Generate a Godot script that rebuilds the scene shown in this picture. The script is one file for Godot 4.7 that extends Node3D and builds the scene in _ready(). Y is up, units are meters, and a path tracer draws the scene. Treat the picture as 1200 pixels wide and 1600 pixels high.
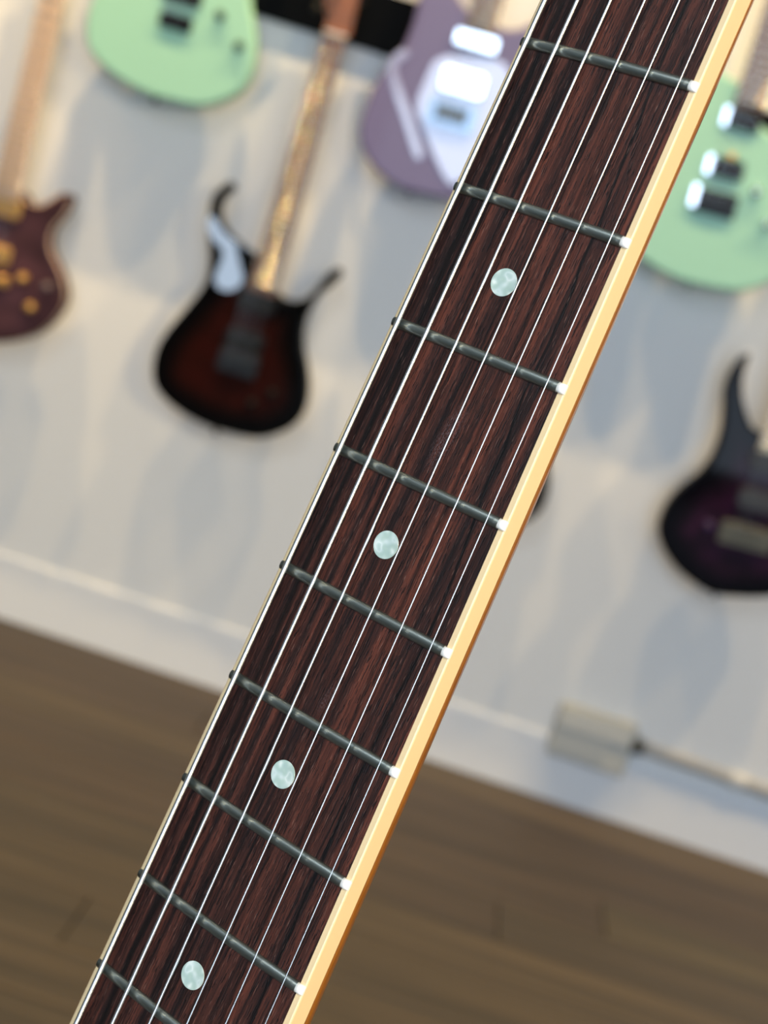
extends Node3D

# ---------------------------------------------------------------- helpers
var mats := {}
var used_names := {}
var bar_cache := {}

func mat(key: String, c: Color, rough := 0.5, metal := 0.0, coat := 0.0) -> StandardMaterial3D:
	if mats.has(key):
		return mats[key]
	var m := StandardMaterial3D.new()
	m.resource_name = key
	m.albedo_color = c
	m.roughness = rough
	m.metallic = metal
	if coat > 0.0:
		m.clearcoat_enabled = true
		m.clearcoat = coat
		m.clearcoat_roughness = 0.04
	mats[key] = m
	return m

func rgb8(r: int, g: int, b: int) -> Color:
	return Color(r / 255.0, g / 255.0, b / 255.0)

func numbered(n: String) -> String:
	var k: int = used_names.get(n, -1) + 1
	used_names[n] = k
	return n if k == 0 else "%s_%03d" % [n, k]

func thing(called: String, label: String, category: String, group := "") -> Node3D:
	var o := Node3D.new()
	o.name = numbered(called)
	add_child(o)
	o.set_meta("label", label)
	o.set_meta("category", category)
	if group != "":
		o.set_meta("group", group)
	return o

func part(called: String, mesh: Mesh, m: Material, parent: Node, label := "") -> MeshInstance3D:
	var o := MeshInstance3D.new()
	o.name = called
	o.mesh = mesh
	o.material_override = m
	parent.add_child(o, true)
	if label != "":
		o.set_meta("label", label)
	return o

func structure(called: String, mesh: Mesh, m: Material) -> MeshInstance3D:
	var o := part(called, mesh, m, self)
	o.set_meta("kind", "structure")
	return o

func new_st() -> SurfaceTool:
	var st := SurfaceTool.new()
	st.begin(Mesh.PRIMITIVE_TRIANGLES)
	return st

# corners given counter-clockwise seen from outside
func tri(st: SurfaceTool, a: Vector3, b: Vector3, c: Vector3) -> void:
	st.add_vertex(a)
	st.add_vertex(c)
	st.add_vertex(b)

func quad(st: SurfaceTool, a: Vector3, b: Vector3, c: Vector3, d: Vector3) -> void:
	tri(st, a, b, c)
	tri(st, a, c, d)

func done(st: SurfaceTool) -> ArrayMesh:
	st.generate_normals()
	st.index()
	return st.commit()

func box_into(st: SurfaceTool, lo: Vector3, hi: Vector3) -> void:
	st.set_smooth_group(-1)
	var p := []
	for k in 8:
		p.append(Vector3(hi.x if k & 1 else lo.x, hi.y if k & 2 else lo.y, hi.z if k & 4 else lo.z))
	quad(st, p[4], p[5], p[7], p[6])
	quad(st, p[1], p[0], p[2], p[3])
	quad(st, p[0], p[4], p[6], p[2])
	quad(st, p[5], p[1], p[3], p[7])
	quad(st, p[2], p[6], p[7], p[3])
	quad(st, p[0], p[1], p[5], p[4])

func box(lo: Vector3, hi: Vector3) -> ArrayMesh:
	var st := new_st()
	box_into(st, lo, hi)
	return done(st)

func spline(pts: Array, sub := 4, closed := true, s := 0.001) -> PackedVector2Array:
	var out := PackedVector2Array()
	var n := pts.size()
	for i in (n if closed else n - 1):
		var a: Array = pts[(i - 1 + n) % n] if closed else pts[maxi(i - 1, 0)]
		var b: Array = pts[i]
		var c: Array = pts[(i + 1) % n]
		var d: Array = pts[(i + 2) % n] if closed else pts[mini(i + 2, n - 1)]
		var va := Vector2(a[0], a[1])
		var vb := Vector2(b[0], b[1])
		var vc := Vector2(c[0], c[1])
		var vd := Vector2(d[0], d[1])
		for k in sub:
			out.append(vb.cubic_interpolate(vc, va, vd, float(k) / sub) * s)
	if not closed:
		out.append(Vector2(pts[-1][0], pts[-1][1]) * s)
	return out

func round_rect(cx: float, cy: float, w: float, h: float, r: float, seg := 4) -> PackedVector2Array:
	var out := PackedVector2Array()
	for q in 4:
		var sx: float = [1, -1, -1, 1][q]
		var sy: float = [1, 1, -1, -1][q]
		for k in seg + 1:
			var a := (q + float(k) / seg) * PI / 2
			out.append(Vector2(cx + sx * (w / 2 - r) + r * cos(a), cy + sy * (h / 2 - r) + r * sin(a)))
	return out

# an outline (counter-clockwise, metres) given thickness with rounded front and back edges
func slab(o: PackedVector2Array, z0: float, z1: float, bev := 0.002, steps := 3, back_bev := -1.0) -> ArrayMesh:
	if back_bev < 0.0:
		back_bev = bev
	var n := o.size()
	var nor := PackedVector2Array()
	for i in n:
		var e1 := (o[i] - o[(i - 1 + n) % n]).normalized()
		var e2 := (o[(i + 1) % n] - o[i]).normalized()
		var t := (e1 + e2).normalized()
		var k := clampf(1.0 / maxf(0.4, e1.dot(t)), 1.0, 2.0)
		nor.append(Vector2(-t.y, t.x) * k)
	# narrow tips take a smaller rounding
	var most := maxf(bev, back_bev)
	for i in n:
		var room := most
		var inward := nor[i].normalized()
		for j in n:
			var d := o[j] - o[i]
			if j != i and d.length() < 5.0 * most and d.dot(inward) > 0.25 * d.length():
				room = minf(room, 0.36 * d.length())
		nor[i] *= room / most
	var prof := []
	for k in steps + 1:
		var a := PI / 2 * k / steps
		prof.append([back_bev * (1 - sin(a)), z0 + back_bev * (1 - cos(a))])
	for k in steps + 1:
		var a := PI / 2 * k / steps
		prof.append([bev * (1 - cos(a)), z1 - bev * (1 - sin(a))])
	var lo := o[0]
	var hi := o[0]
	for q in o:
		lo = lo.min(q)
		hi = hi.max(q)
	var st := new_st()
	var size := hi - lo
	var add := func(q: Vector2, z: float) -> void:
		st.set_uv(Vector2((q.x - lo.x) / size.x, 1.0 - (q.y - lo.y) / size.y))
		st.add_vertex(Vector3(q.x, q.y, z))
	st.set_smooth_group(0)
	for k in prof.size() - 1:
		for i in n:
			var j := (i + 1) % n
			var a: Vector2 = o[i] + nor[i] * prof[k][0]
			var b: Vector2 = o[j] + nor[j] * prof[k][0]
			var c: Vector2 = o[j] + nor[j] * prof[k + 1][0]
			var d: Vector2 = o[i] + nor[i] * prof[k + 1][0]
			add.call(a, prof[k][1])
			add.call(c, prof[k + 1][1])
			add.call(b, prof[k][1])
			add.call(a, prof[k][1])
			add.call(d, prof[k + 1][1])
			add.call(c, prof[k + 1][1])
	st.set_smooth_group(-1)
	for front in [false, true]:
		var f: Array = prof[-1] if front else prof[0]
		var poly := PackedVector2Array()
		for i in n:
			poly.append(o[i] + nor[i] * f[0])
		var idx := Geometry2D.triangulate_polygon(poly)
		if idx.is_empty():
			print("outline could not be filled: ", n, " ", o[0])
		for k in range(0, idx.size(), 3):
			var a := poly[idx[k]]
			var b := poly[idx[k + 1]]
			var c := poly[idx[k + 2]]
			var ccw := (b - a).cross(c - a) > 0
			if ccw == front:
				add.call(a, f[1])
				add.call(c, f[1])
				add.call(b, f[1])
			else:
				add.call(a, f[1])
				add.call(b, f[1])
				add.call(c, f[1])
	return done(st)

# radius/height pairs turned about the z axis
func lathe(prof: Array, seg := 20, s := 0.001) -> ArrayMesh:
	var st := new_st()
	st.set_smooth_group(0)
	for k in prof.size() - 1:
		for i in seg:
			var a := TAU * i / seg
			var b := TAU * (i + 1) / seg
			var p := [prof[k], prof[k + 1]]
			var v := []
			for q in [[0, a], [0, b], [1, b], [1, a]]:
				var r: float = p[q[0]][0] * s
				v.append(Vector3(r * cos(q[1]), r * sin(q[1]), p[q[0]][1] * s))
			if prof[k][0] > 0:
				tri(st, v[0], v[1], v[2])
			if prof[k + 1][0] > 0:
				tri(st, v[0], v[2], v[3])
	return done(st)

func tube_into(st: SurfaceTool, pts: Array, rad: Array, sides := 10) -> void:
	st.set_smooth_group(0)
	var rings := []
	for i in pts.size():
		var t: Vector3 = (pts[mini(i + 1, pts.size() - 1)] - pts[maxi(i - 1, 0)]).normalized()
		var u := t.cross(Vector3(0.31, 0.22, 0.93)).normalized()
		var w := t.cross(u)
		var ring := []
		for k in sides:
			var a := TAU * k / sides
			ring.append(pts[i] + (u * cos(a) + w * sin(a)) * rad[i])
		rings.append(ring)
	for i in rings.size() - 1:
		for k in sides:
			var j := (k + 1) % sides
			quad(st, rings[i][k], rings[i][j], rings[i + 1][j], rings[i + 1][k])
	st.set_smooth_group(-1)
	for k in range(1, sides - 1):
		tri(st, rings[0][0], rings[0][k + 1], rings[0][k])
		tri(st, rings[-1][0], rings[-1][k], rings[-1][k + 1])

func tube(pts: Array, r: float, sides := 10) -> ArrayMesh:
	var st := new_st()
	var rad := []
	for q in pts:
		rad.append(r)
	tube_into(st, pts, rad, sides)
	return done(st)

# rings of points joined into a skin; every ring runs the same way round
func loft(rings: Array, closed := true, caps := true) -> ArrayMesh:
	var st := new_st()
	st.set_smooth_group(0)
	var n: int = rings[0].size()
	for i in rings.size() - 1:
		for k in (n if closed else n - 1):
			var j := (k + 1) % n
			quad(st, rings[i][k], rings[i][j], rings[i + 1][j], rings[i + 1][k])
	if caps and closed:
		st.set_smooth_group(-1)
		for k in range(1, n - 1):
			tri(st, rings[0][0], rings[0][k + 1], rings[0][k])
			tri(st, rings[-1][0], rings[-1][k], rings[-1][k + 1])
	return done(st)

# a flat-shaded skin of long faces, for mouldings with crisp edges
func extrusion(rings: Array, closed := true) -> ArrayMesh:
	var st := new_st()
	st.set_smooth_group(-1)
	var n: int = rings[0].size()
	for i in rings.size() - 1:
		for k in (n if closed else n - 1):
			var j := (k + 1) % n
			quad(st, rings[i][k], rings[i][j], rings[i + 1][j], rings[i + 1][k])
	if closed:
		for k in range(1, n - 1):
			tri(st, rings[0][0], rings[0][k + 1], rings[0][k])
			tri(st, rings[-1][0], rings[-1][k], rings[-1][k + 1])
	return done(st)

func noise_image(sd: int, w: int, h: int, freq: float, octaves := 3, kind := FastNoiseLite.TYPE_SIMPLEX_SMOOTH) -> Image:
	var n := FastNoiseLite.new()
	n.seed = sd
	n.frequency = freq
	n.noise_type = kind
	n.fractal_octaves = octaves
	return n.get_image(w, h, false, false, true)

# grain: noise stretched along y
func grain_texture(sd: int, dark: Color, light: Color) -> ImageTexture:
	var a := noise_image(sd, 256, 32, 0.05, 4)
	a.resize(256, 256, Image.INTERPOLATE_CUBIC)
	var im := Image.create(256, 256, false, Image.FORMAT_RGB8)
	for y in 256:
		for x in 256:
			im.set_pixel(x, y, dark.lerp(light, a.get_pixel(x, y).r))
	return ImageTexture.create_from_image(im)

func grain_mat(key: String, sd: int, dark: Color, light: Color, rough: float, scale: Vector3, coat := 0.0) -> StandardMaterial3D:
	var m := mat(key, Color.WHITE, rough, 0.0, coat)
	m.albedo_texture = grain_texture(sd, dark, light)
	m.uv1_triplanar = true
	m.uv1_scale = scale
	return m

# dye that runs from a light middle to a dark rim, as a sunburst is sprayed
func burst_mat(key: String, o: PackedVector2Array, mid: Color, rim: Color, from_mm: float, to_mm: float, figure: float, sd: int) -> StandardMaterial3D:
	var lo := o[0]
	var hi := o[0]
	for q in o:
		lo = lo.min(q)
		hi = hi.max(q)
	var w := 56
	var h := 80
	var fig := noise_image(sd, w, h, 0.09, 3)
	var im := Image.create(w, h, false, Image.FORMAT_RGB8)
	for y in h:
		for x in w:
			var q := lo + (hi - lo) * Vector2((x + 0.5) / w, 1.0 - (y + 0.5) / h)
			var d := 1.0
			for i in o.size():
				var a := o[i]
				var b := o[(i + 1) % o.size()]
				var t := clampf((q - a).dot(b - a) / maxf((b - a).length_squared(), 1e-9), 0, 1)
				d = minf(d, q.distance_squared_to(a + (b - a) * t))
			d = sqrt(d) * 1000.0
			var k := smoothstep(from_mm, to_mm, d)
			var c := rim.lerp(mid, k)
			var f := 1.0 + figure * (fig.get_pixel(x, y).r - 0.5) * 2.0
			im.set_pixel(x, y, Color(c.r * f, c.g * f, c.b * f))
	var m := mat(key, Color.WHITE, 0.55, 0.0, 0.2)
	m.metallic_specular = 0.12
	m.albedo_texture = ImageTexture.create_from_image(im)
	m.texture_repeat = false
	return m

# ---------------------------------------------------------------- the place
const ROOM_L := -3.4
const ROOM_R := 3.4
const ROOM_F := 6.2      # the glazed shop front, behind the camera
const ROOM_H := 3.2

func _ready() -> void:
	var cam := Camera3D.new()
	cam.name = "camera"
	add_child(cam)
	cam.fov = 36.82
	cam.near = 0.01
	cam.far = 40.0
	cam.transform = Transform3D(Basis(Vector3(0.950134, 0.297858, -0.09234), Vector3(-0.309648, 0.936205, -0.16625), Vector3(0.03693, 0.186552, 0.981751)), Vector3(0, 1.06108, 3.1))
	var at := CameraAttributesPhysical.new()
	at.frustum_focal_length = 52.0
	at.exposure_aperture = 14.6
	at.frustum_focus_distance = 0.319
	cam.attributes = at
	cam.current = true
	cam.fov = 36.82

	var we := WorldEnvironment.new()
	we.name = "environment"
	var env := Environment.new()
	env.background_mode = Environment.BG_COLOR
	env.background_color = Color(0.55, 0.62, 0.72)
	env.background_energy_multiplier = 1.0
	env.tonemap_mode = Environment.TONE_MAPPER_LINEAR
	env.tonemap_exposure = 1.0
	env.sdfgi_enabled = true
	env.ssao_enabled = true
	env.ssil_enabled = true
	we.environment = env
	add_child(we)

	build_shop_front_light()
	build_room()
	build_lamps()
	build_wall_fittings()
	build_wall_guitars()
	build_foreground_guitar()

func area_light(called: String, size: Vector2, where: Vector3, look: Vector3, c: Color, energy: float, parent: Node) -> void:
	var l := AreaLight3D.new()
	l.name = called
	l.area_size = size
	l.light_color = c
	l.light_energy = energy
	l.shadow_enabled = true
	l.area_range = 20.0
	l.area_normalize_energy = true
	parent.add_child(l)
	l.look_at_from_position(where, look, Vector3.UP if absf((look - where).normalized().y) < 0.9 else Vector3.FORWARD)

const WIN_LO := Vector2(-1.0, 0.2)
const WIN_HI := Vector2(2.2, 3.05)

func build_shop_front_light() -> void:
	var c := (WIN_LO + WIN_HI) / 2
	area_light("window_daylight", WIN_HI - WIN_LO, Vector3(c.x, c.y, ROOM_F - 0.06), Vector3(c.x, c.y, 0), Color(0.83, 0.91, 1.0), 13.0, self)

func build_room() -> void:
	var paint := mat("white_wall_paint", rgb8(226, 226, 224), 0.75)
	structure("wall_back", box(Vector3(ROOM_L - 0.1, -0.1, -0.1), Vector3(ROOM_R + 0.1, ROOM_H + 0.1, 0.0)), paint)
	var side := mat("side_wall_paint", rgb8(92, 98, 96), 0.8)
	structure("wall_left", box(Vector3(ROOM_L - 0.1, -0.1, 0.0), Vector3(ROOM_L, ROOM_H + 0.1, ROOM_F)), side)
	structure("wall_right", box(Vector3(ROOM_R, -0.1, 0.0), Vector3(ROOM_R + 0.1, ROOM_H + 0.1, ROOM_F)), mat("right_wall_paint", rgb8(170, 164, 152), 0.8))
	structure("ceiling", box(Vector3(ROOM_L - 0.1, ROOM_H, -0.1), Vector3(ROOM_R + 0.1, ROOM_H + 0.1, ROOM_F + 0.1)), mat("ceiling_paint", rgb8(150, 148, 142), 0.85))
	# shop front with a window opening
	var st := new_st()
	box_into(st, Vector3(ROOM_L - 0.1, -0.1, ROOM_F), Vector3(WIN_LO.x, ROOM_H + 0.1, ROOM_F + 0.1))
	box_into(st, Vector3(WIN_HI.x, -0.1, ROOM_F), Vector3(ROOM_R + 0.1, ROOM_H + 0.1, ROOM_F + 0.1))
	box_into(st, Vector3(WIN_LO.x, -0.1, ROOM_F), Vector3(WIN_HI.x, WIN_LO.y, ROOM_F + 0.1))
	box_into(st, Vector3(WIN_LO.x, WIN_HI.y, ROOM_F), Vector3(WIN_HI.x, ROOM_H + 0.1, ROOM_F + 0.1))
	structure("wall_front", done(st), side)
	var pane := mat("frosted_daylit_glass", rgb8(225, 232, 240), 0.3)
	pane.emission_enabled = true
	pane.emission = Color(0.80, 0.89, 1.0)
	pane.emission_energy_multiplier = 0.8
	structure("window_1", box(Vector3(WIN_LO.x, WIN_LO.y, ROOM_F + 0.02), Vector3(WIN_HI.x, WIN_HI.y, ROOM_F + 0.04)), pane)

	# floor: a slab, with single planks laid where the picture shows them
	var fst := new_st()
	box_into(fst, Vector3(ROOM_L - 0.1, -0.1, -0.1), Vector3(ROOM_R + 0.1, -0.008, ROOM_F + 0.1))
	box_into(fst, Vector3(ROOM_L, -0.008, 2.4), Vector3(ROOM_R, 0.0, ROOM_F))
	var base := mat("plank_floor", rgb8(54, 47, 37), 0.55)
	var fl := structure("floor", done(fst), base)
	var tones := []
	var rng := RandomNumberGenerator.new()
	rng.seed = 5
	for k in 5:
		var d: Color = [rgb8(61, 51, 37), rgb8(56, 47, 35), rgb8(66, 55, 40), rgb8(54, 44, 34), rgb8(60, 52, 37)][k]
		var m := mat("oak_plank_%d" % k, Color.WHITE, 0.55)
		var a := noise_image(40 + k, 24, 256, 0.06, 4)
		a.resize(256, 256, Image.INTERPOLATE_CUBIC)
		var im := Image.create(256, 256, false, Image.FORMAT_RGB8)
		for y in 256:
			for x in 256:
				var f := 0.62 + 0.76 * a.get_pixel(x, y).r
				im.set_pixel(x, y, Color(d.r * f, d.g * f, d.b * f))
		m.albedo_texture = ImageTexture.create_from_image(im)
		m.uv1_triplanar = true
		m.uv1_world_triplanar = true
		m.uv1_scale = Vector3(0.7, 3, 3)
		tones.append(m)
	var long := 1.2
	var wide := 0.15
	var o := round_rect(0, 0, long - 0.002, wide - 0.002, 0.002, 1)
	var plank := slab(o, -0.008, 0.0, 0.0015, 1)
	for r in 16:
		var x := -2.9 - rng.randf() * long
		while x < 2.9:
			var p := part("plank", plank, tones[rng.randi() % 5], fl)
			p.rotation.x = -PI / 2
			p.position = Vector3(x + long / 2, 0, (r + 0.5) * wide)
			x += long

	# skirting board with a rounded top edge
	var prof := [[0.0, 0.0], [0.008, 0.0], [0.008, 0.126], [0.007, 0.131], [0.005, 0.134], [0.002, 0.135], [0.0, 0.135]]
	var rings := []
	for x in [ROOM_R, ROOM_L]:
		var ring := []
		for q in prof:
			ring.append(Vector3(x, q[1], q[0]))
		rings.append(ring)
	structure("baseboard_back", extrusion(rings), mat("white_skirting_paint", rgb8(222, 224, 226), 0.45))

func track_light(where: Vector3, aim: Vector3, c: Color, energy: float, angle: float, size: float, label: String, group: String) -> void:
	var t := thing("track_light", label, "lamp", group)
	t.look_at_from_position(where, aim, Vector3.UP if absf((aim - where).normalized().y) < 0.95 else Vector3.FORWARD)
	# local -z points at what is lit
	part("housing", lathe([[0, 90], [30, 90], [38, 84], [40, 70], [40, -70], [38, -74], [34, -74], [33, -52], [0, -52]], 24), mat("black_lamp_housing", rgb8(28, 28, 30), 0.5), t)
	var glow := mat("lamp_glow_%s" % c.to_html(), c, 0.4)
	glow.emission_enabled = true
	glow.emission = c
	glow.emission_energy_multiplier = 12.0
	part("lens", lathe([[0, -52], [32, -53], [30, -57], [0, -60]], 24), glow, t)
	var stem := part("stem", box(Vector3(-0.008, -0.008, 0), Vector3(0.008, 0.008, 1)), mats["black_lamp_housing"], t)
	var up := t.to_local(Vector3(where.x, ROOM_H, where.z))
	stem.transform = Transform3D(Basis.looking_at(-up.normalized(), Vector3(1, 0.1, 0).normalized()).scaled_local(Vector3(1, 1, up.length())), Vector3.ZERO)
	var l := SpotLight3D.new()
	l.name = "lamp_light"
	l.light_color = c
	l.light_energy = energy
	l.spot_angle = angle
	l.spot_angle_attenuation = 1.0
	l.spot_range = 15.0
	l.spot_attenuation = 2.0
	l.light_size = size
	l.shadow_enabled = true
	l.position = Vector3(0, 0, -0.064)
	t.add_child(l)

func build_lamps() -> void:
	var warm := Color(1.0, 0.86, 0.62)
	for w in [[-2.15, 3.0], [-1.45, 3.2], [-0.8, 3.2], [-0.1, 2.5], [0.6, 2.6], [1.3, 3.4], [2.0, 3.0]]:
		var x: float = w[0]
		track_light(Vector3(x, 2.95, 0.6), Vector3(x - 0.12, 0.2, 0.0), warm, w[1], 46.0, 0.02, "black cylinder track spotlight washing the guitar wall from the ceiling", "wall washing spotlights")
	track_light(Vector3(2.5, 2.3, 4.3), Vector3(0.0, 0.95, 2.8), Color(1.0, 0.89, 0.66), 12.0, 34.0, 0.05, "black track spotlight aimed at the close guitar from the right", "")

	# added cool panel, unseen behind the camera, to brighten the close neck
	var p := thing("added_fill_panel", "added unseen white light panel behind the camera brightening the close neck", "lamp")
	p.position = Vector3(-1.2, ROOM_H, 4.7)
	part("frame", box(Vector3(-0.62, -0.03, -0.32), Vector3(0.62, 0.0, 0.32)), mat("fill_panel_frame", rgb8(230, 230, 230), 0.5), p)
	var pg := mat("fill_panel_glow", Color(0.9, 0.95, 1.0), 0.5)
	pg.emission_enabled = true
	pg.emission = Color(0.9, 0.95, 1.0)
	pg.emission_energy_multiplier = 2.0
	part("diffuser", box(Vector3(-0.59, -0.034, -0.29), Vector3(0.59, -0.03, 0.29)), pg, p)
	area_light("fill_panel_light", Vector2(1.18, 0.58), Vector3(-1.2, ROOM_H - 0.04, 4.7), Vector3(-1.2, 0, 4.7), Color(0.9, 0.95, 1.0), 4.5, self)

func build_wall_fittings() -> void:
	var black := mat("black_rail", rgb8(6, 8, 11), 0.6)
	black.metallic_specular = 0.15
	for y in [1.392, 1.985]:
		var t := thing("hanger_rail", "long black horizontal rail on the white wall behind the sunburst headstock" if y < 1.5 else "upper black guitar rail on the white wall above the mint guitars", "rail")
		t.position = Vector3(0, y, 0)
		part("board", slab(round_rect(0, 0, 6.0, 0.112, 0.006), 0.0, 0.022, 0.003), black, t)
	var foam := mat("hanger_foam", rgb8(30, 30, 32), 0.8)
	for h in [[-1.018, 1.392, "plum"], [-0.472, 1.392, "sunburst"], [0.02, 1.392, "black"], [0.512, 1.392, "purple"], [-0.773, 1.985, "left mint"], [-0.231, 1.985, "lavender"], [0.276, 1.985, "right mint"]]:
		var t := thing("guitar_hanger", "black two-pronged hanger holding the %s guitar on the rail" % h[2], "hanger", "guitar hangers on the rails")
		t.position = Vector3(h[0], h[1], 0.022)
		part("hanger_arm", tube([Vector3(0, 0.02, 0), Vector3(0, 0.02, 0.044)], 0.007, 10), black, t)
		for s in [-1, 1]:
			var pts := []
			for k in 7:
				var a := PI / 2 * k / 6
				pts.append(Vector3(s * 0.028 * sin(a), 0.02, 0.04 + 0.028 * (1 - cos(a))))
			pts.append(Vector3(s * 0.028, 0.02, 0.103))
			pts.append(Vector3(s * 0.028, 0.032, 0.109))
			part("hanger_prong", tube(pts, 0.006), foam, t)
	# socket box and cable duct on the skirting
	var grey := mat("grey_box_plastic", rgb8(172, 174, 170), 0.5)
	var b := thing("socket_box", "pale grey surface socket box on the wall above the skirting", "socket")
	b.position = Vector3(0.437, 0.157, 0)
	part("case", slab(round_rect(0, 0, 0.166, 0.112, 0.01), 0.0, 0.03, 0.004), grey, b)
	part("lid", slab(round_rect(-0.004, 0.03, 0.15, 0.04, 0.006), 0.029, 0.034, 0.002), mat("grey_lid_plastic", rgb8(184, 185, 180), 0.45), b)
	part("face_plate", slab(round_rect(-0.02, -0.022, 0.1, 0.05, 0.006), 0.029, 0.032, 0.001), mat("grey_face_plastic", rgb8(162, 166, 166), 0.5), b)
	var gl := part("cable_gland", lathe([[0, 0], [17, 0], [19, 3], [19, 14], [15, 18], [15, 26], [0, 26]], 18), mat("dark_gland", rgb8(52, 56, 58), 0.5), b, "dark round cable gland")
	gl.rotation.y = PI / 2
	gl.position = Vector3(0.078, 0.016, 0.019)
	var d := thing("cable_duct", "grey cable duct running right from the socket box along the skirting", "cable duct")
	d.position = Vector3(0.545, 0.173, 0.012)
	d.scale = Vector3(1, 1, 0.7)
	var ax := Vector3(1.0, -0.03, 0.0).normalized()
	part("pipe", tube([Vector3.ZERO, ax * 0.192], 0.0135, 14), mat("duct_plastic", rgb8(170, 168, 164), 0.5), d)
	part("pipe", tube([ax * 0.212, ax * 1.6], 0.0135, 14), mats["duct_plastic"], d)
	part("coupling", tube([ax * 0.186, ax * 0.218], 0.0165, 14), mat("coupling_plastic", rgb8(204, 203, 198), 0.45), d)

# ---------------------------------------------------------------- guitars on the wall (millimetres, seen from the front, neck axis x = 0)
const SUPERSTRAT := [[-26, 34], [-48, 50], [-78, 59], [-103, 72], [-123, 98], [-126, 126], [-112, 152], [-122, 162], [-145, 128], [-142, 87], [-132, 48], [-119, 10], [-114, -30], [-123, -63], [-142, -106], [-161, -148], [-172, -188], [-169, -231], [-154, -263], [-123, -284], [-81, -299], [-35, -307], [2, -307], [63, -301], [101, -282], [130, -255], [142, -220], [138, -178], [124, -139], [105, -102], [95, -63], [96, -33], [104, 2], [122, 28], [136, 56], [126, 66], [110, 46], [98, 16], [81, -10], [56, -22], [27, -16]]
const DOUBLE_CUT := [[-27, 10], [-45, 0], [-66, 5], [-84, 28], [-98, 52], [-112, 60], [-124, 50], [-124, 18], [-112, -20], [-105, -60], [-115, -92], [-138, -122], [-158, -155], [-166, -190], [-158, -225], [-132, -262], [-92, -288], [-40, -302], [10, -300], [54, -290], [94, -272], [130, -243], [152, -206], [159, -173], [152, -145], [132, -114], [111, -90], [101, -63], [104, -38], [119, -10], [124, 21], [116, 28], [104, 26], [87, 8], [66, -8], [42, -6], [28, 6]]
const OFFSET_BODY := [[-27, 48], [-52, 64], [-80, 92], [-102, 128], [-122, 168], [-138, 176], [-147, 158], [-142, 110], [-132, 70], [-126, 30], [-126, -8], [-133, -51], [-149, -83], [-158, -106], [-167, -140], [-171, -183], [-168, -219], [-148, -254], [-111, -281], [-72, -295], [-38, -297], [-6, -295], [40, -290], [88, -278], [128, -256], [156, -220], [164, -178], [156, -130], [138, -88], [122, -44], [116, 0], [124, 42], [138, 78], [134, 100], [118, 92], [100, 68], [74, 46], [48, 36], [27, 38]]
const BASS_LIKE := [[-27, 16], [-42, 19], [-55, 29], [-78, 64], [-92, 103], [-94, 135], [-93, 153], [-105, 146], [-117, 115], [-119, 78], [-109, 36], [-102, -5], [-105, -51], [-119, -89], [-145, -126], [-161, -160], [-167, -194], [-163, -223], [-144, -253], [-110, -282], [-71, -301], [-32, -312], [11, -307], [74, -290], [116, -266], [144, -232], [150, -196], [140, -156], [122, -118], [108, -80], [104, -40], [112, 10], [126, 44], [130, 62], [118, 62], [104, 40], [84, 14], [56, 0], [27, 4]]
const HEAD_INLINE := [[-20, 0], [-21, 18], [-30, 40], [-37, 62], [-34, 120], [-30, 166], [-20, 184], [4, 190], [22, 180], [27, 166], [20, 140], [21, 80], [22, 30], [20, 0]]
const HEAD_PAIRS := [[-21, 0], [-24, 16], [-36, 40], [-37, 90], [-33, 140], [-30, 168], [-12, 160], [0, 154], [12, 162], [30, 172], [34, 140], [37, 90], [36, 40], [24, 16], [21, 0]]

func fret_bar(w: float) -> ArrayMesh:
	var key := roundi(w * 2000)
	if not bar_cache.has(key):
		var rings := []
		# the crown follows the rounded board
		for i in 13:
			var x: float = -w / 2 + w * i / 12.0
			var tall := 0.0006 if i == 0 or i == 12 else 0.0014
			var ring := []
			for k in 11:
				var a := PI * k / 10
				ring.append(Vector3(x, cos(a) * 0.0014, 0.0012 - x * x / 0.61 + (sin(a) * tall if k > 0 and k < 10 else -0.0014)))
			rings.append(ring)
		bar_cache[key] = loft(rings, true, true)
	return bar_cache[key]

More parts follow.
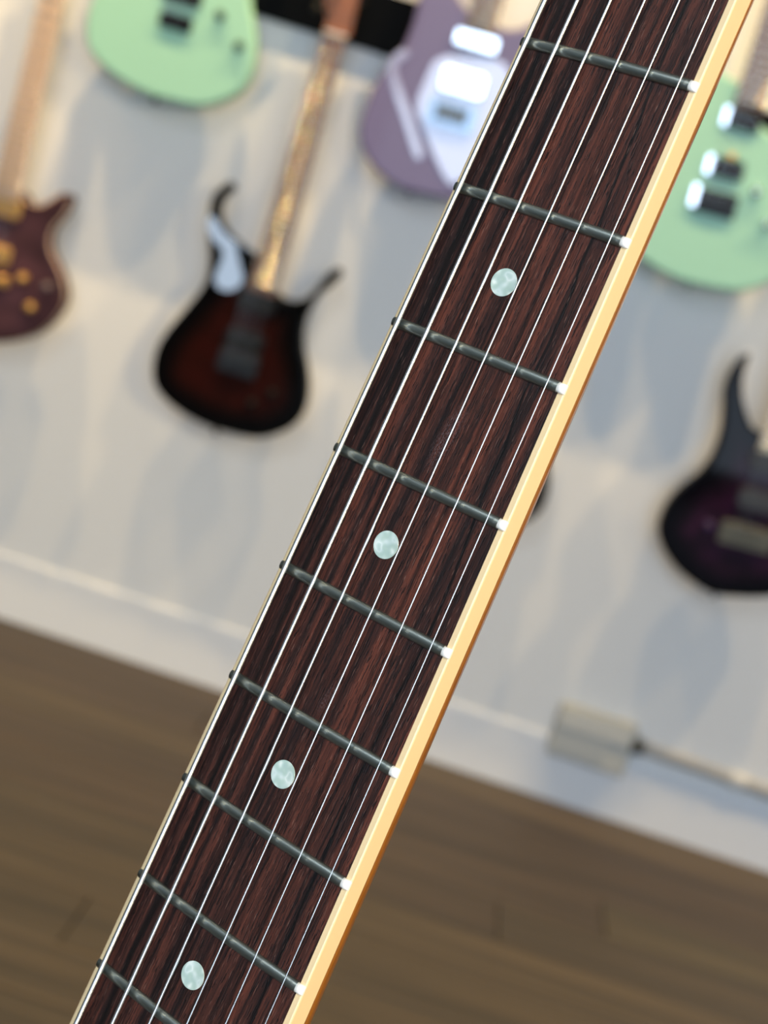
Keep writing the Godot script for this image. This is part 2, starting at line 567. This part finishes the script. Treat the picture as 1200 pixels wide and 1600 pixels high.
func wall_guitar(s: Dictionary) -> Node3D:
	var t := thing("electric_guitar", s.label, "guitar", "electric guitars hanging on the white wall")
	t.position = Vector3(s.at[0], s.at[1], 0.063)
	t.rotation.z = deg_to_rad(s.lean)
	var pts := []
	var grow: float = s.get("grow", 1.0)
	var sh: Array = s.get("shift", [0, 0])
	for q in s.outline:
		pts.append([q[0] * grow + sh[0], q[1] * grow + sh[1]])
	# the cutaways of an enlarged body still meet the neck
	var o := spline(pts, 4)
	var front := 0.044
	var skin: StandardMaterial3D
	if s.has("burst"):
		var b: Array = s.burst
		skin = burst_mat("finish_" + s.key, o, b[0], b[1], b[2], b[3], b[4], b[5])
	else:
		skin = mat("finish_" + s.key, s.color, s.get("rough", 0.3), 0.0, s.get("coat", 1.0))
	part("body", slab(o, 0.0, front, 0.006, 4), skin, t)
	if s.has("binding"):
		var ring := new_st()
		var path := []
		var rad := []
		for q in o:
			path.append(Vector3(q.x * 0.985, q.y * 0.985 - 0.002, front - 0.0036))
			rad.append(0.0022)
		path.append(path[0])
		rad.append(rad[0])
		tube_into(ring, path, rad, 6)
		part("body_binding", done(ring), s.binding, t)
	var bridge: Array = s.bridge
	var nut_y: float = bridge[1] + 648.0
	var fb_end: float = s.fb_end
	var wood: StandardMaterial3D = s.neck
	var board: StandardMaterial3D = s.board
	# neck: half-round behind, fingerboard on top
	var rings := []
	for k in 6:
		var y: float = lerpf(fb_end - 20.0, nut_y, k / 5.0)
		var hw: float = lerpf(28.0, 21.0, (y - fb_end) / (nut_y - fb_end))
		var ring := []
		for j in 13:
			var a := PI + PI * j / 12
			ring.append(Vector3(hw * cos(a), y, front * 1000 + 4.0 + 17.0 * sin(a)) * 0.001)
		rings.append(ring)
	rings.reverse()
	part("neck", loft(rings), wood, t)
	var fb := PackedVector2Array([Vector2(-0.028, fb_end * 0.001), Vector2(0.028, fb_end * 0.001), Vector2(0.021, nut_y * 0.001), Vector2(-0.021, nut_y * 0.001)])
	part("fretboard", slab(fb, front + 0.004, front + 0.010, 0.0008, 2), board, t)
	var fretm := mat("bright_fret_wire", rgb8(244, 232, 208), 0.13, 1.0)
	for n in range(1, 25):
		var y := nut_y - 648.0 * (1.0 - pow(2.0, -n / 12.0))
		if y < fb_end + 3:
			break
		var hw: float = lerpf(28.0, 21.0, (y - fb_end) / (nut_y - fb_end))
		var f := part("fret", fret_bar(2 * hw * 0.001 - 0.0005), fretm, t)
		f.position = Vector3(0, y * 0.001, front + 0.010)
	part("nut", slab(round_rect(0, nut_y * 0.001 + 0.002, 0.043, 0.005, 0.001), front + 0.003, front + 0.012, 0.001), mat("bone_nut", rgb8(225, 222, 212), 0.4), t)
	var head := []
	for q in s.get("head_outline", HEAD_INLINE):
		head.append([q[0], q[1] + nut_y + 4])
	part("headstock", slab(spline(head, 3), front - 0.010, front + 0.004, 0.002, 2), s.get("head", wood), t)
	var metal: StandardMaterial3D = s.get("metal", mat("chrome", rgb8(225, 228, 232), 0.08, 1.0))
	var pairs: bool = s.has("head_outline")
	for k in 6:
		var x := -24.0 + 2.0 * k
		var y := nut_y + 40.0 + 23.0 * k
		var sg := -1.0
		if pairs:
			sg = -1.0 if k < 3 else 1.0
			x = sg * 24.0
			y = nut_y + 42.0 + 38.0 * (k % 3)
		var tn := part("tuner", lathe([[0, 2], [4.6, 2], [4.6, 6], [3.2, 7], [3.0, 17], [0, 18]], 12), metal, t)
		tn.position = Vector3(x * 0.001, y * 0.001, front)
		var bt := part("tuner_button", lathe([[0, 0], [3, 0], [3, 8], [7, 10], [9, 16], [7, 22], [0, 23]], 12), metal, tn)
		bt.rotation.y = sg * PI / 2
		bt.position = Vector3(sg * 0.009, 0, -0.006)
	if s.has("sheen_guard"):
		part("sheen_guard", slab(spline(s.sheen_guard, 4), front - 0.001, front + 0.0025, 0.0008, 2), s.guard_mat, t)
	var base_z: float = front + (0.0025 if s.has("sheen_guard") else 0.0)
	for p in s.pickups:
		var body := part("pickup", slab(round_rect(p[0] * 0.001, p[1] * 0.001, p[2] * 0.001, p[3] * 0.001, p[3] * 0.00022), base_z - 0.002, base_z + 0.007, 0.0022, 3), p[4], t)
		if p.size() > 5:
			for k in 6:
				var pole := part("pole_piece", lathe([[2.2, 0], [2.2, 0.6], [1.6, 1.0], [0, 1.0]], 10), p[5], body)
				pole.position = Vector3((p[0] + (k - 2.5) * 10.2) * 0.001, p[1] * 0.001, base_z + 0.0066)
		if p.size() > 6:
			for sg in [-1]:
				part("pickup_glint_end", slab(round_rect((p[0] + sg * (p[2] / 2 + 4)) * 0.001, p[1] * 0.001, 0.012, p[3] * 0.001, 0.003), base_z - 0.002, base_z + 0.005, 0.002, 3), p[6], body)  # chrome on one side only, standing for the window reflection there
	var bm: StandardMaterial3D = s.get("bridge_mat", metal)
	var bs: Array = s.get("bridge_size", [84, 34])
	var br := part("bridge", slab(round_rect(bridge[0] * 0.001, bridge[1] * 0.001, bs[0] * 0.001, bs[1] * 0.001, 0.004), base_z - 0.002, base_z + 0.006, 0.002, 2), bm, t)
	for k in 6:
		part("saddle", slab(round_rect((bridge[0] + (k - 2.5) * 10.5) * 0.001, (bridge[1] + 2) * 0.001, 0.0085, bs[1] * 0.0006, 0.0015), base_z + 0.006, base_z + 0.0115, 0.001, 2), s.get("saddle_mat", bm), br)
	for k in s.knobs:
		var kn := part("knob", lathe([[0, -1], [9.5, -1], [9.5, 3], [8.6, 15], [7.4, 17], [0, 17]], 20), k[2], t)
		kn.position = Vector3(k[0] * 0.001, k[1] * 0.001, front)
	for k in 6:
		var x0 := -17.5 + 7.0 * k
		var x1: float = bridge[0] + (k - 2.5) * 10.5
		var g := 0.00052 - 0.00006 * k
		part("string", tube([Vector3(x0 * 0.001, nut_y * 0.001, front + 0.0125), Vector3(x1 * 0.001, bridge[1] * 0.001, base_z + 0.0125)], g, 6), mat("steel_string", rgb8(205, 205, 205), 0.25, 1.0), t)
	var low := Vector2(0, 1)
	for q in o:
		if q.y < low.y:
			low = q
	var sb := part("strap_button", lathe([[0, 0], [4, 0], [3.4, 6], [6.5, 9], [6.5, 12], [0, 13]], 14), metal, t)
	sb.rotation.x = PI / 2
	sb.position = Vector3(low.x, low.y + 0.001, 0.022)
	return t

func build_wall_guitars() -> void:
	var chrome := mat("chrome", rgb8(225, 228, 232), 0.08, 1.0)
	var gold := mat("gold_plate", rgb8(226, 176, 100), 0.34, 0.7)
	var blackp := mat("black_plastic", rgb8(10, 11, 13), 0.55)
	blackp.metallic_specular = 0.3
	var blackm := mat("black_metal", rgb8(20, 23, 25), 0.5, 0.3)
	var steel := mat("dull_steel", rgb8(96, 90, 76), 0.5, 0.9)
	var maple := grain_mat("maple", 21, rgb8(206, 170, 136), rgb8(232, 200, 166), 0.4, Vector3(9, 1.2, 9), 0.3)
	var roasted := grain_mat("roasted_maple", 22, rgb8(98, 66, 40), rgb8(134, 94, 60), 0.4, Vector3(9, 1.2, 9), 0.3)
	var brown := grain_mat("walnut_board", 23, rgb8(104, 76, 58), rgb8(140, 104, 80), 0.45, Vector3(9, 1.2, 9))
	var tan := grain_mat("pale_maple", 24, rgb8(214, 188, 146), rgb8(236, 214, 176), 0.4, Vector3(9, 1.2, 9), 0.3)
	var mahog := grain_mat("mahogany", 25, rgb8(120, 68, 30), rgb8(158, 96, 48), 0.4, Vector3(9, 1.2, 9), 0.4)
	var mint := {"color": rgb8(160, 212, 184)}

	var sun := wall_guitar({"key": "burst", "label": "dark red sunburst guitar with black edges hanging left of the close neck", "at": [-0.4684, 0.8536], "lean": 0.5, "outline": SUPERSTRAT,
		"burst": [rgb8(40, 11, 6), rgb8(2, 2, 2), 16.0, 66.0, 0.15, 3], "bridge": [-8, -168], "fb_end": -20, "neck": mahog, "board": roasted, "metal": blackm,
		"pickups": [[-5, -42, 78, 38, blackp, steel], [-8, -122, 78, 38, blackp, steel]], "bridge_mat": blackm, "bridge_size": [80, 46], "knobs": [[74, -205, blackp], [40, -236, blackp]]})
	# the sculpted scoop beside the cutaway, turned a little towards the shop window
	var scoop_pts := []
	for q in [[-141, 90], [-137, 67], [-120, 46], [-98, 34], [-95, 8], [-99, -20], [-88, -38], [-65, -40], [-45, -22], [-40, 16], [-37, 44], [-49, 55], [-77, 57], [-105, 68], [-123, 86]]:
		scoop_pts.append([q[0] + 100, q[1] - 48])
	var gloss := mat("black_gloss_lacquer", rgb8(6, 5, 6), 0.06, 0.0, 1.0)
	gloss.metallic_specular = 1.0
	var scoop := part("cutaway_bevel", slab(spline(scoop_pts, 2), -0.010, 0.0005, 0.001, 2), gloss, sun, "glossy bevel beside the upper cutaway")
	scoop.position = Vector3(-0.100, 0.048, 0.0475)
	scoop.rotation = Vector3(deg_to_rad(-5), deg_to_rad(9), 0)
	wall_guitar({"key": "plum", "label": "plum double cutaway guitar with gold hardware at the left edge", "at": [-1.0051, 0.8663], "lean": 1.5, "outline": DOUBLE_CUT,
		"burst": [rgb8(82, 55, 60), rgb8(64, 43, 48), 4.0, 60.0, 0.16, 4], "binding": mat("cream_binding", rgb8(214, 178, 150), 0.4), "bridge": [0, -170], "fb_end": -4, "neck": maple, "board": maple, "metal": gold,
		"head_outline": HEAD_PAIRS, "pickups": [[0, -30, 70, 36, gold, steel], [0, -122, 70, 36, gold, steel]], "bridge_size": [88, 20], "knobs": [[70, -153, gold], [121, -156, mat("grey_knob", rgb8(120, 104, 104), 0.3, 0.5)], [98, -204, gold]]})
	wall_guitar({"key": "mint", "label": "mint green guitar with black bridge, only its lower body in view at top left", "at": [-0.7731, 1.2569], "lean": 0.0, "outline": SUPERSTRAT, "grow": 1.06, "shift": [14, 196],
		"color": mint.color, "rough": 0.5, "coat": 0.0, "bridge": [0, 13], "fb_end": 176, "neck": roasted, "board": roasted, "metal": blackm,
		"pickups": [[0, 66, 74, 38, blackp, steel], [0, 150, 74, 38, blackp, steel]], "bridge_mat": blackp, "bridge_size": [64, 30], "knobs": [[80, 49, mat("green_black_knob", rgb8(38, 60, 50), 0.4)], [130, 6, mats["green_black_knob"]]]})
	var pale_sheen := mat("pale_sheen_gloss", rgb8(164, 166, 206), 0.1, 0.0, 1.0)  # paler than the body: the bright window reflection is put into this colour
	pale_sheen.metallic_specular = 0.8
	var lav := wall_guitar({"key": "lavender", "label": "lavender guitar with pale glossy guard plate imitating a reflection and chrome pickups left of the close neck", "at": [-0.2142, 1.4003], "lean": 1.5, "outline": OFFSET_BODY,
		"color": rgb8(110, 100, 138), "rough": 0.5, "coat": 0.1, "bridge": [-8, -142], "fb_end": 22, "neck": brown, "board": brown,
		"sheen_guard": [[-59, -46], [-74, -92], [-77, -144], [-58, -173], [-27, -213], [6, -250], [29, -264], [55, -236], [80, -182], [88, -120], [84, -62], [63, -26], [10, -24]], "guard_mat": pale_sheen,
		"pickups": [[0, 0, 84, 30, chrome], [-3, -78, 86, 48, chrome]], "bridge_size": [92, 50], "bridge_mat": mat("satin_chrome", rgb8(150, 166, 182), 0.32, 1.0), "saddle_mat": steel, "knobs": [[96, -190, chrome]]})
	var crest := spline([[-122, -52], [-139, -72], [-140, -92], [-122, -122], [-96, -158], [-66, -202], [-44, -234]], 4, false)  # flat paler strip painted as the highlight along the arm bevel
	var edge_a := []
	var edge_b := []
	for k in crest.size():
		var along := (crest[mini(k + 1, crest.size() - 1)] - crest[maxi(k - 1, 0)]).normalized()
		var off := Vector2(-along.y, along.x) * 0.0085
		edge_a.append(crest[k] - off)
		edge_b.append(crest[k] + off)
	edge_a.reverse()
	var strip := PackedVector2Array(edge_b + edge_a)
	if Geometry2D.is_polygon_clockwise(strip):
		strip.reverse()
	part("bevel_highlight", slab(strip, 0.042, 0.0455, 0.0015, 2), pale_sheen, lav, "pale strip painted as the highlight on the arm bevel")
	var mr := wall_guitar({"key": "mint", "label": "mint green guitar with brown neck and chrome knobs right of the close neck", "at": [0.3047, 1.4425], "lean": 2.5, "outline": SUPERSTRAT, "grow": 1.06, "shift": [10, -20],
		"color": mint.color, "rough": 0.5, "coat": 0.0, "bridge": [-8, -192], "fb_end": -6, "neck": roasted, "board": roasted,
		"pickups": [[0, -34, 62, 36, blackp, chrome, chrome], [-5, -126, 62, 36, blackp, chrome, chrome]], "bridge_mat": blackm, "bridge_size": [80, 46], "knobs": [[58, -153, chrome], [96, -205, chrome]]})
	part("bridge_end", slab(round_rect(-0.050, -0.187, 0.013, 0.042, 0.004), 0.043, 0.052, 0.002, 2), chrome, mr)
	var glint := part("lamp_glint", lathe([[0, 0], [6, 0], [7, 8], [5, 12], [0, 13]], 16), gold, mr)  # gold stub stands in for a warm lamp glint on chrome
	glint.position = Vector3(-0.004, -0.104, 0.046)
	wall_guitar({"key": "purple", "label": "dark purple black-edged guitar with dull metal bridge at the right edge", "at": [0.5635, 0.8535], "lean": 3.0, "outline": BASS_LIKE,
		"burst": [rgb8(36, 15, 32), rgb8(2, 1, 5), 12.0, 66.0, 0.4, 8], "bridge": [0, -186], "fb_end": -8, "neck": tan, "board": tan,
		"pickups": [[0, -36, 76, 38, mat("grey_pickup", rgb8(34, 30, 27), 0.5), steel], [0, -112, 76, 38, mats["grey_pickup"], steel]], "bridge_mat": steel, "bridge_size": [104, 44], "knobs": [[84, -215, chrome], [-76, -182, mat("violet_knob", rgb8(60, 40, 80), 0.3)]]})
	wall_guitar({"key": "black", "label": "black guitar almost hidden behind the close neck, lower edge showing", "at": [0.038, 0.826], "lean": 1.0, "outline": SUPERSTRAT,
		"color": rgb8(3, 3, 4), "rough": 0.7, "coat": 0.05, "bridge": [0, -168], "fb_end": -20, "neck": mahog, "board": brown, "metal": blackm,
		"pickups": [[0, -42, 78, 38, blackp, steel], [0, -122, 78, 38, blackp, steel]], "bridge_mat": blackm, "knobs": [[74, -205, blackp]]})

# ---------------------------------------------------------------- the close guitar (millimetres; x to the treble side, y towards the head, z out of the board, nut at 0)
const SCALE := 628.65
const RADIUS := 305.0

func fret_at(n: float) -> float:
	return SCALE * (1.0 - pow(2.0, -n / 12.0))

func half_width(y: float) -> float:   # y: mm from the nut towards the body
	return 20.95 + 0.0155 * y

func sag(x: float) -> float:
	return -x * x / (2 * RADIUS)

func rosewood() -> StandardMaterial3D:
	var W := 640
	var H := 2048            # 52 mm across, 300 mm along
	var broad := noise_image(71, W, 48, 0.022, 3)
	broad.resize(W, H, Image.INTERPOLATE_CUBIC)
	var fine := noise_image(72, W, 96, 0.11, 3)
	fine.resize(W, H, Image.INTERPOLATE_CUBIC)
	var line := noise_image(73, W, 40, 0.05, 2)
	line.resize(W, H, Image.INTERPOLATE_CUBIC)
	var pore := noise_image(74, W, 210, 0.22, 2)
	pore.resize(W, H, Image.INTERPOLATE_CUBIC)
	var fleck := noise_image(75, W, 230, 0.3, 1)
	fleck.resize(W, H, Image.INTERPOLATE_CUBIC)
	var speck := noise_image(76, W, H, 0.22, 2)
	var b := broad.get_data()
	var f := fine.get_data()
	var l := line.get_data()
	var p := pore.get_data()
	var k := fleck.get_data()
	var sp := speck.get_data()
	# near-black seams in the wood: x mm and y mm along the board
	var seams := [
		[[11.0, 0], [12.0, 38], [12.9, 46], [13.2, 55], [14.0, 66], [13.9, 75], [14.7, 81], [14.8, 93], [14.2, 103], [14.6, 109], [15.5, 116], [15.1, 124], [15.9, 132], [16.8, 143], [17.0, 160], [16.3, 170], [15.8, 190], [16.4, 230], [17.2, 300]],
		[[-16.2, 0], [-15.6, 90], [-16.9, 150], [-16.8, 204], [-16.3, 222], [-16.1, 231], [-16.5, 238], [-17.3, 247], [-17.0, 263], [-17.2, 300]],
		[[6.5, 0], [7.4, 60], [8.6, 120], [9.0, 170], [10.0, 230], [10.4, 300]],
		[[-8.5, 0], [-7.0, 80], [-6.5, 160], [-5.4, 240], [-5.0, 300]],
	]
	var seam_w := [0.42, 1.0, 0.55, 0.5]
	var seam_s := [0.95, 0.8, 0.45, 0.4]
	var table := []
	for s in seams:
		var row := PackedFloat32Array()
		row.resize(H)
		var j := 0
		for y in H:
			var mm := y * 300.0 / H
			while j < s.size() - 2 and s[j + 1][1] < mm:
				j += 1
			row[y] = lerpf(s[j][0], s[j + 1][0], clampf((mm - s[j][1]) / (s[j + 1][1] - s[j][1]), 0, 1))
		table.append(row)
	var dust := [[2.2, 118.0, 2.6, 10.0, 0.30], [1.5, 178.0, 1.5, 4.5, 0.22]]
	var out := PackedByteArray()
	out.resize(W * H * 3)
	var rel := PackedByteArray()
	rel.resize(W * H)
	for y in H:
		var mm := y * 300.0 / H
		var slant := int(y * 0.045)
		var seam_now := []
		for s in 4:
			seam_now.append(table[s][y])
		for x in W:
			var i := y * W + x
			var q := y * W + (x + slant) % W
			var xm := x * 52.0 / W - 26.0
			var t := b[q] / 255.0
			t = t * 0.62 + f[q] / 255.0 * 0.38
			t = clampf((t - 0.24) * 1.9, 0.0, 1.0)
			var r := lerpf(0.12, 0.40, t)
			var g := lerpf(0.076, 0.208, t)
			var bl := lerpf(0.070, 0.155, t)
			var dark := 1.0
			var lv := absf(l[q] / 255.0 - 0.5)
			if lv < 0.035:
				dark = 0.5 + 0.5 * lv / 0.035
			for s in 4:
				var d: float = absf(xm - seam_now[s]) / seam_w[s]
				if d < 1.0:
					dark *= 1.0 - seam_s[s] * (1.0 - d * d) * (0.55 + 0.45 * f[q] / 255.0)
			var h := 200
			var pv := p[q]
			if pv < 78:
				dark *= 0.45
				h = 60
			r *= dark
			g *= dark
			bl *= dark
			if k[q] > 204 and f[q] > 104:
				var a := (k[q] - 204) / 51.0 * 0.8
				r = lerpf(r, 0.56, a)
				g = lerpf(g, 0.42, a)
				bl = lerpf(bl, 0.36, a)
				h = 250
			for u in dust:
				var e: float = pow((xm - u[0] + (mm - u[1]) * 0.12) / u[2], 2) + pow((mm - u[1]) / u[3], 2)
				if e < 1.0 and sp[i] > 140:
					var a: float = u[4] * (1.0 - e)
					r = lerpf(r, 0.62, a)
					g = lerpf(g, 0.64, a)
					bl = lerpf(bl, 0.70, a)
			out[i * 3] = int(clampf(r, 0, 1) * 255)
			out[i * 3 + 1] = int(clampf(g, 0, 1) * 255)
			out[i * 3 + 2] = int(clampf(bl, 0, 1) * 255)
			rel[i] = clampi(h + (f[q] - 128) / 6, 0, 255)
	var m := mat("rosewood", Color.WHITE, 0.52)
	m.metallic_specular = 0.35
	m.albedo_texture = ImageTexture.create_from_image(Image.create_from_data(W, H, false, Image.FORMAT_RGB8, out))
	m.heightmap_enabled = true
	m.heightmap_texture = ImageTexture.create_from_image(Image.create_from_data(W, H, false, Image.FORMAT_L8, rel))
	m.heightmap_scale = 0.006
	return m

func pearl() -> StandardMaterial3D:
	var a := noise_image(81, 192, 192, 0.006, 2)
	var c := noise_image(82, 192, 192, 0.012, 2)
	var im := Image.create(192, 192, false, Image.FORMAT_RGB8)
	for y in 192:
		for x in 192:
			var v := a.get_pixel(x, y).r
			var w := absf(fmod(v * 1.1 + c.get_pixel(x, y).r * 0.25, 1.0) - 0.5) * 2.0
			im.set_pixel(x, y, rgb8(192, 208, 188).lerp(rgb8(252, 250, 236), w * w).lerp(rgb8(176, 196, 186), c.get_pixel(x, y).r * 0.5))
	var m := mat("pearl_inlay", Color.WHITE, 0.2, 0.0, 0.6)
	m.albedo_texture = ImageTexture.create_from_image(im)
	return m

func build_foreground_guitar() -> void:
	var t := thing("electric_guitar", "close guitar neck with dark rosewood board, cream binding and pearl dots", "guitar")
	t.transform = Transform3D(Basis(Vector3(0.864862, -0.025134, 0.501379), Vector3(0.107889, 0.984714, -0.136741), Vector3(-0.490279, 0.172356, 0.854354)), Vector3(0.006627, 1.136608, 2.76758))
	var mm := 0.001
	var board_end := 470.0
	var bind := 1.5
	var deep := 5.7
	# fingerboard
	var st := new_st()
	st.set_smooth_group(0)
	var nx := 20
	var ys := [0.0, 100.0, 200.0, 300.0, 400.0, board_end]
	for i in ys.size() - 1:
		for k in nx:
			var c := []
			for q in [[0, i + 1], [1, i + 1], [1, i], [0, i]]:
				var y: float = ys[q[1]]
				var hw := half_width(y) - bind
				var x := lerpf(-hw, hw, float(k + q[0]) / nx)
				c.append([Vector3(x, -y, sag(x)) * mm, Vector2((x + 26.0) / 52.0, y / 300.0)])
			for j in [0, 2, 1, 0, 3, 2]:
				st.set_uv(c[j][1])
				st.add_vertex(c[j][0])
	var fb := part("fretboard", done(st), rosewood(), t)
	# inlay dots
	var pm := pearl()
	for n in [3, 5, 7, 9, 12, 15, 17, 19]:
		var y := (fret_at(n - 1) + fret_at(n)) / 2
		var xs := [-0.5] if n != 12 else [-10.0, 9.0]
		for x in xs:
			var d := part("inlay_dot", slab(round_rect(0, 0, 0.006, 0.006, 0.00299, 9), -0.0004, 0.00006, 0.00003, 1), pm, fb, "pearl dot inlay")
			d.position = Vector3(x, -y, sag(x)) * mm
			d.rotation.z = n * 1.3
	# binding: top ledge, eased corner, side
	var cream := mat("cream_neck_binding", rgb8(240, 207, 156), 0.32, 0.0, 0.4)
	var nibm := mat("ivory_nib", rgb8(246, 236, 222), 0.3, 0.0, 0.5)
	var bindings := {}
	for s in [-1, 1]:
		var rings := []
		for y in [0.0, board_end]:
			var hw := half_width(y)
			var ring := []
			for q in [[hw - bind, 0.0], [hw - 0.35, 0.0], [hw - 0.1, -0.1], [hw, -0.35], [hw, -deep], [hw - bind, -deep]]:
				ring.append(Vector3(s * q[0], -y, sag(q[0]) + q[1]) * mm)
			if s < 0:
				ring.reverse()
			rings.append(ring)
		bindings[s] = part("binding", extrusion(rings), cream, t)
	# neck wood
	var rings := []
	for y in [-6.0, 0.0, 60.0, 120.0, 180.0, 240.0, 300.0, 360.0, 400.0]:
		var hw := half_width(y) - 0.03
		var d := lerpf(10.5, 15.5, clampf(y / 260.0, 0, 1))
		var ring := []
		for k in 25:
			var a := PI * k / 24
			ring.append(Vector3(-hw * cos(a), -y, sag(hw) - deep - d * pow(sin(a), 0.9)) * mm)
		rings.append(ring)
	var amber := mat("amber_neck_lacquer", Color.WHITE, 0.35, 0.0, 0.6)
	amber.albedo_texture = grain_texture(31, rgb8(112, 62, 14), rgb8(160, 98, 30))
	amber.uv1_triplanar = true
	amber.uv1_scale = Vector3(220, 60, 220)
	part("neck", loft(rings), amber, t)
	# frets and the binding nibs at their treble ends
	var wire := mat("aged_fret_wire", rgb8(170, 176, 168), 0.36, 1.0)
	for n in range(1, 20):
		var y := fret_at(n)
		if y > board_end - 4:
			break
		var hw := half_width(y)
		var frings := []
		var x0 := -hw + 0.3
		var x1 := hw - bind - 0.25
		for k in 19:
			var u := k / 18.0
			var x := lerpf(x0, x1, u)
			var end := minf(x - x0, 4.0)
			var hgt := 1.05 * (0.55 + 0.45 * sqrt(clampf(end / 0.9, 0, 1)))
			var wid := 1.28 * (0.75 + 0.25 * sqrt(clampf(end / 0.6, 0, 1)))
			var ring := []
			for j in 11:
				var a := PI * j / 10
				ring.append(Vector3(x, -y + wid * cos(a), sag(x) + (hgt * sin(a) if j > 0 and j < 10 else -0.4)) * mm)
			frings.append(ring)
		part("fret", loft(frings), wire, t)
		var nr := []
		for q in [[hw - bind - 0.5, 0.8, 0.75], [hw - bind - 0.3, 1.1, 1.02], [hw - 0.9, 1.15, 0.95], [hw - 0.3, 1.1, 0.62], [hw - 0.02, 1.0, 0.2]]:
			var ring := []
			for j in 9:
				var a := PI * j / 8
				ring.append(Vector3(q[0], -y + q[1] * cos(a), sag(q[0]) + (q[2] * pow(sin(a), 0.7) if j > 0 and j < 8 else -0.3)) * mm)
			nr.append(ring)
		part("nib", loft(nr), nibm, bindings[1], "white binding nib at the fret end")
	part("nut", slab(round_rect(0, 0.0025, 0.0415, 0.005, 0.001), -0.003, 0.0022, 0.0008, 2), mat("bone_nut", rgb8(225, 222, 212), 0.4), t)
	# strings
	var steel := mat("bright_string", rgb8(240, 241, 242), 0.34, 1.0)
	var gauges := [1.17, 0.90, 0.66, 0.44, 0.34, 0.26]
	for i in 6:
		var a := Vector3(-0.24 + 36.07 * (i / 5.0 - 0.5), 2.0, 1.5)
		var b := Vector3(1.35 + 51.26 * (i / 5.0 - 0.5), -SCALE, 4.5)
		var pts := []
		var rad := []
		var r: float = gauges[i] / 2
		if i < 3:
			# wound string: every turn of the wrap stands proud
			var pitch: float = [0.27, 0.23, 0.2][i]
			var lift: float = [0.06, 0.03, 0.018][i]
			var turns := int(310.0 / pitch)
			var dir := (b - a).normalized()
			for k in turns:
				for q in [[0.0, 0.0], [0.25, 1.0], [0.5, 1.25], [0.75, 1.0]]:
					pts.append((a + dir * (k + q[0]) * pitch) * mm)
					rad.append((r - lift * 1.25 + lift * q[1]) * mm)
			pts.append(b * mm)
			rad.append(r * mm)
		else:
			pts = [a * mm, b * mm]
			rad = [r * mm, r * mm]
		var sst := new_st()
		tube_into(sst, pts, rad, 8 if i < 3 else 14)
		part("string", done(sst), steel, t)
	# the rest of the guitar, above and below the frame
	var head := [[-20.7, 0], [-22, 14], [-34, 44], [-38, 96], [-40, 150], [-36, 172], [-18, 166], [0, 158], [18, 166], [36, 172], [40, 150], [38, 96], [34, 44], [22, 14], [20.7, 0]]
	var ho := []
	for q in head:
		ho.append([q[0], q[1] + 5])
	part("headstock", slab(spline(ho, 3), -0.019, -0.005, 0.002, 2), mat("dark_head_veneer", rgb8(30, 22, 18), 0.25, 0.0, 1.0), t)
	for k in 6:
		var sg := -1.0 if k < 3 else 1.0
		var tn := part("tuner", lathe([[0, 0], [4.6, 0], [4.6, 4], [3.2, 5], [3.0, 12], [0, 13]], 12), mat("nickel", rgb8(205, 200, 190), 0.2, 1.0), t)
		tn.position = Vector3(sg * 25.0, 47.0 + 42.0 * (k % 3), -5.0) * mm
		var bt := part("tuner_button", lathe([[0, 0], [3, 0], [3, 8], [7, 10], [9, 16], [7, 22], [0, 23]], 12), nibm, tn)
		bt.rotation.y = sg * PI / 2
		bt.position = Vector3(sg * 0.013, 0, -0.008)
	var body := [[-26, -352], [-60, -344], [-104, -352], [-136, -384], [-142, -424], [-128, -470], [-122, -510], [-136, -560], [-164, -612], [-176, -664], [-168, -722], [-132, -770], [-72, -796], [0, -804], [72, -796], [132, -770], [168, -722], [176, -664], [164, -612], [136, -560], [122, -510], [126, -470], [140, -430], [146, -396], [136, -376], [112, -386], [84, -412], [56, -414], [32, -392]]
	var bo := spline(body, 4)
	part("body", slab(bo, -0.056, -0.012, 0.005, 3), mat("honey_body_lacquer", rgb8(190, 118, 40), 0.3, 0.0, 1.0), t)
	var nick: StandardMaterial3D = mats["nickel"]
	for y in [-500.0, -585.0]:
		part("pickup", slab(round_rect(0, y * mm, 0.068, 0.034, 0.004), -0.013, -0.0015, 0.002, 3), nick, t)
	part("bridge", slab(round_rect(1.3 * mm, -SCALE * mm, 0.08, 0.012, 0.004), -0.013, 0.0035, 0.002, 3), nick, t)
	for sg in [-1, 1]:
		for y in [-690.0, -735.0]:
			if sg > 0:
				var kn := part("knob", lathe([[0, -1], [11, -1], [11, 4], [9, 14], [0, 15]], 20), mat("amber_knob", rgb8(150, 90, 30), 0.25, 0.0, 1.0), t)
				kn.position = Vector3(118.0 if y < -700 else 138.0, y + 28.0, -12.0) * mm
	# floor stand that carries it
	var s := thing("guitar_stand", "black tubular floor stand carrying the close guitar from below", "stand")
	var low: Vector3 = t.transform * Vector3(0, -0.80, -0.034)
	s.position = Vector3(low.x, 0, low.z)
	var sm := mat("black_stand_tube", rgb8(24, 24, 26), 0.5)
	var back: Vector3 = t.transform.basis.z * -1.0
	back.y = 0
	back = back.normalized()
	var side: Vector3 = Vector3.UP.cross(back).normalized()
	var hub := Vector3(0, low.y - 0.09, 0)
	part("column", tube([hub - Vector3(0, 0.12, 0), hub + Vector3(0, 0.02, 0)], 0.011), sm, s)
	for v in [back * 0.26, back * -0.16 + side * 0.24, back * -0.16 - side * 0.24]:
		part("leg", tube([hub, Vector3(v.x, 0.011, v.z)], 0.009), sm, s)
	for sg in [-1, 1]:
		part("cradle_arm", tube([hub, hub + side * sg * 0.09 + Vector3(0, 0.05, 0), hub + side * sg * 0.1 + Vector3(0, 0.082, 0) + back * 0.02, hub + side * sg * 0.1 + Vector3(0, 0.082, 0) - back * 0.03], 0.008), sm, s)
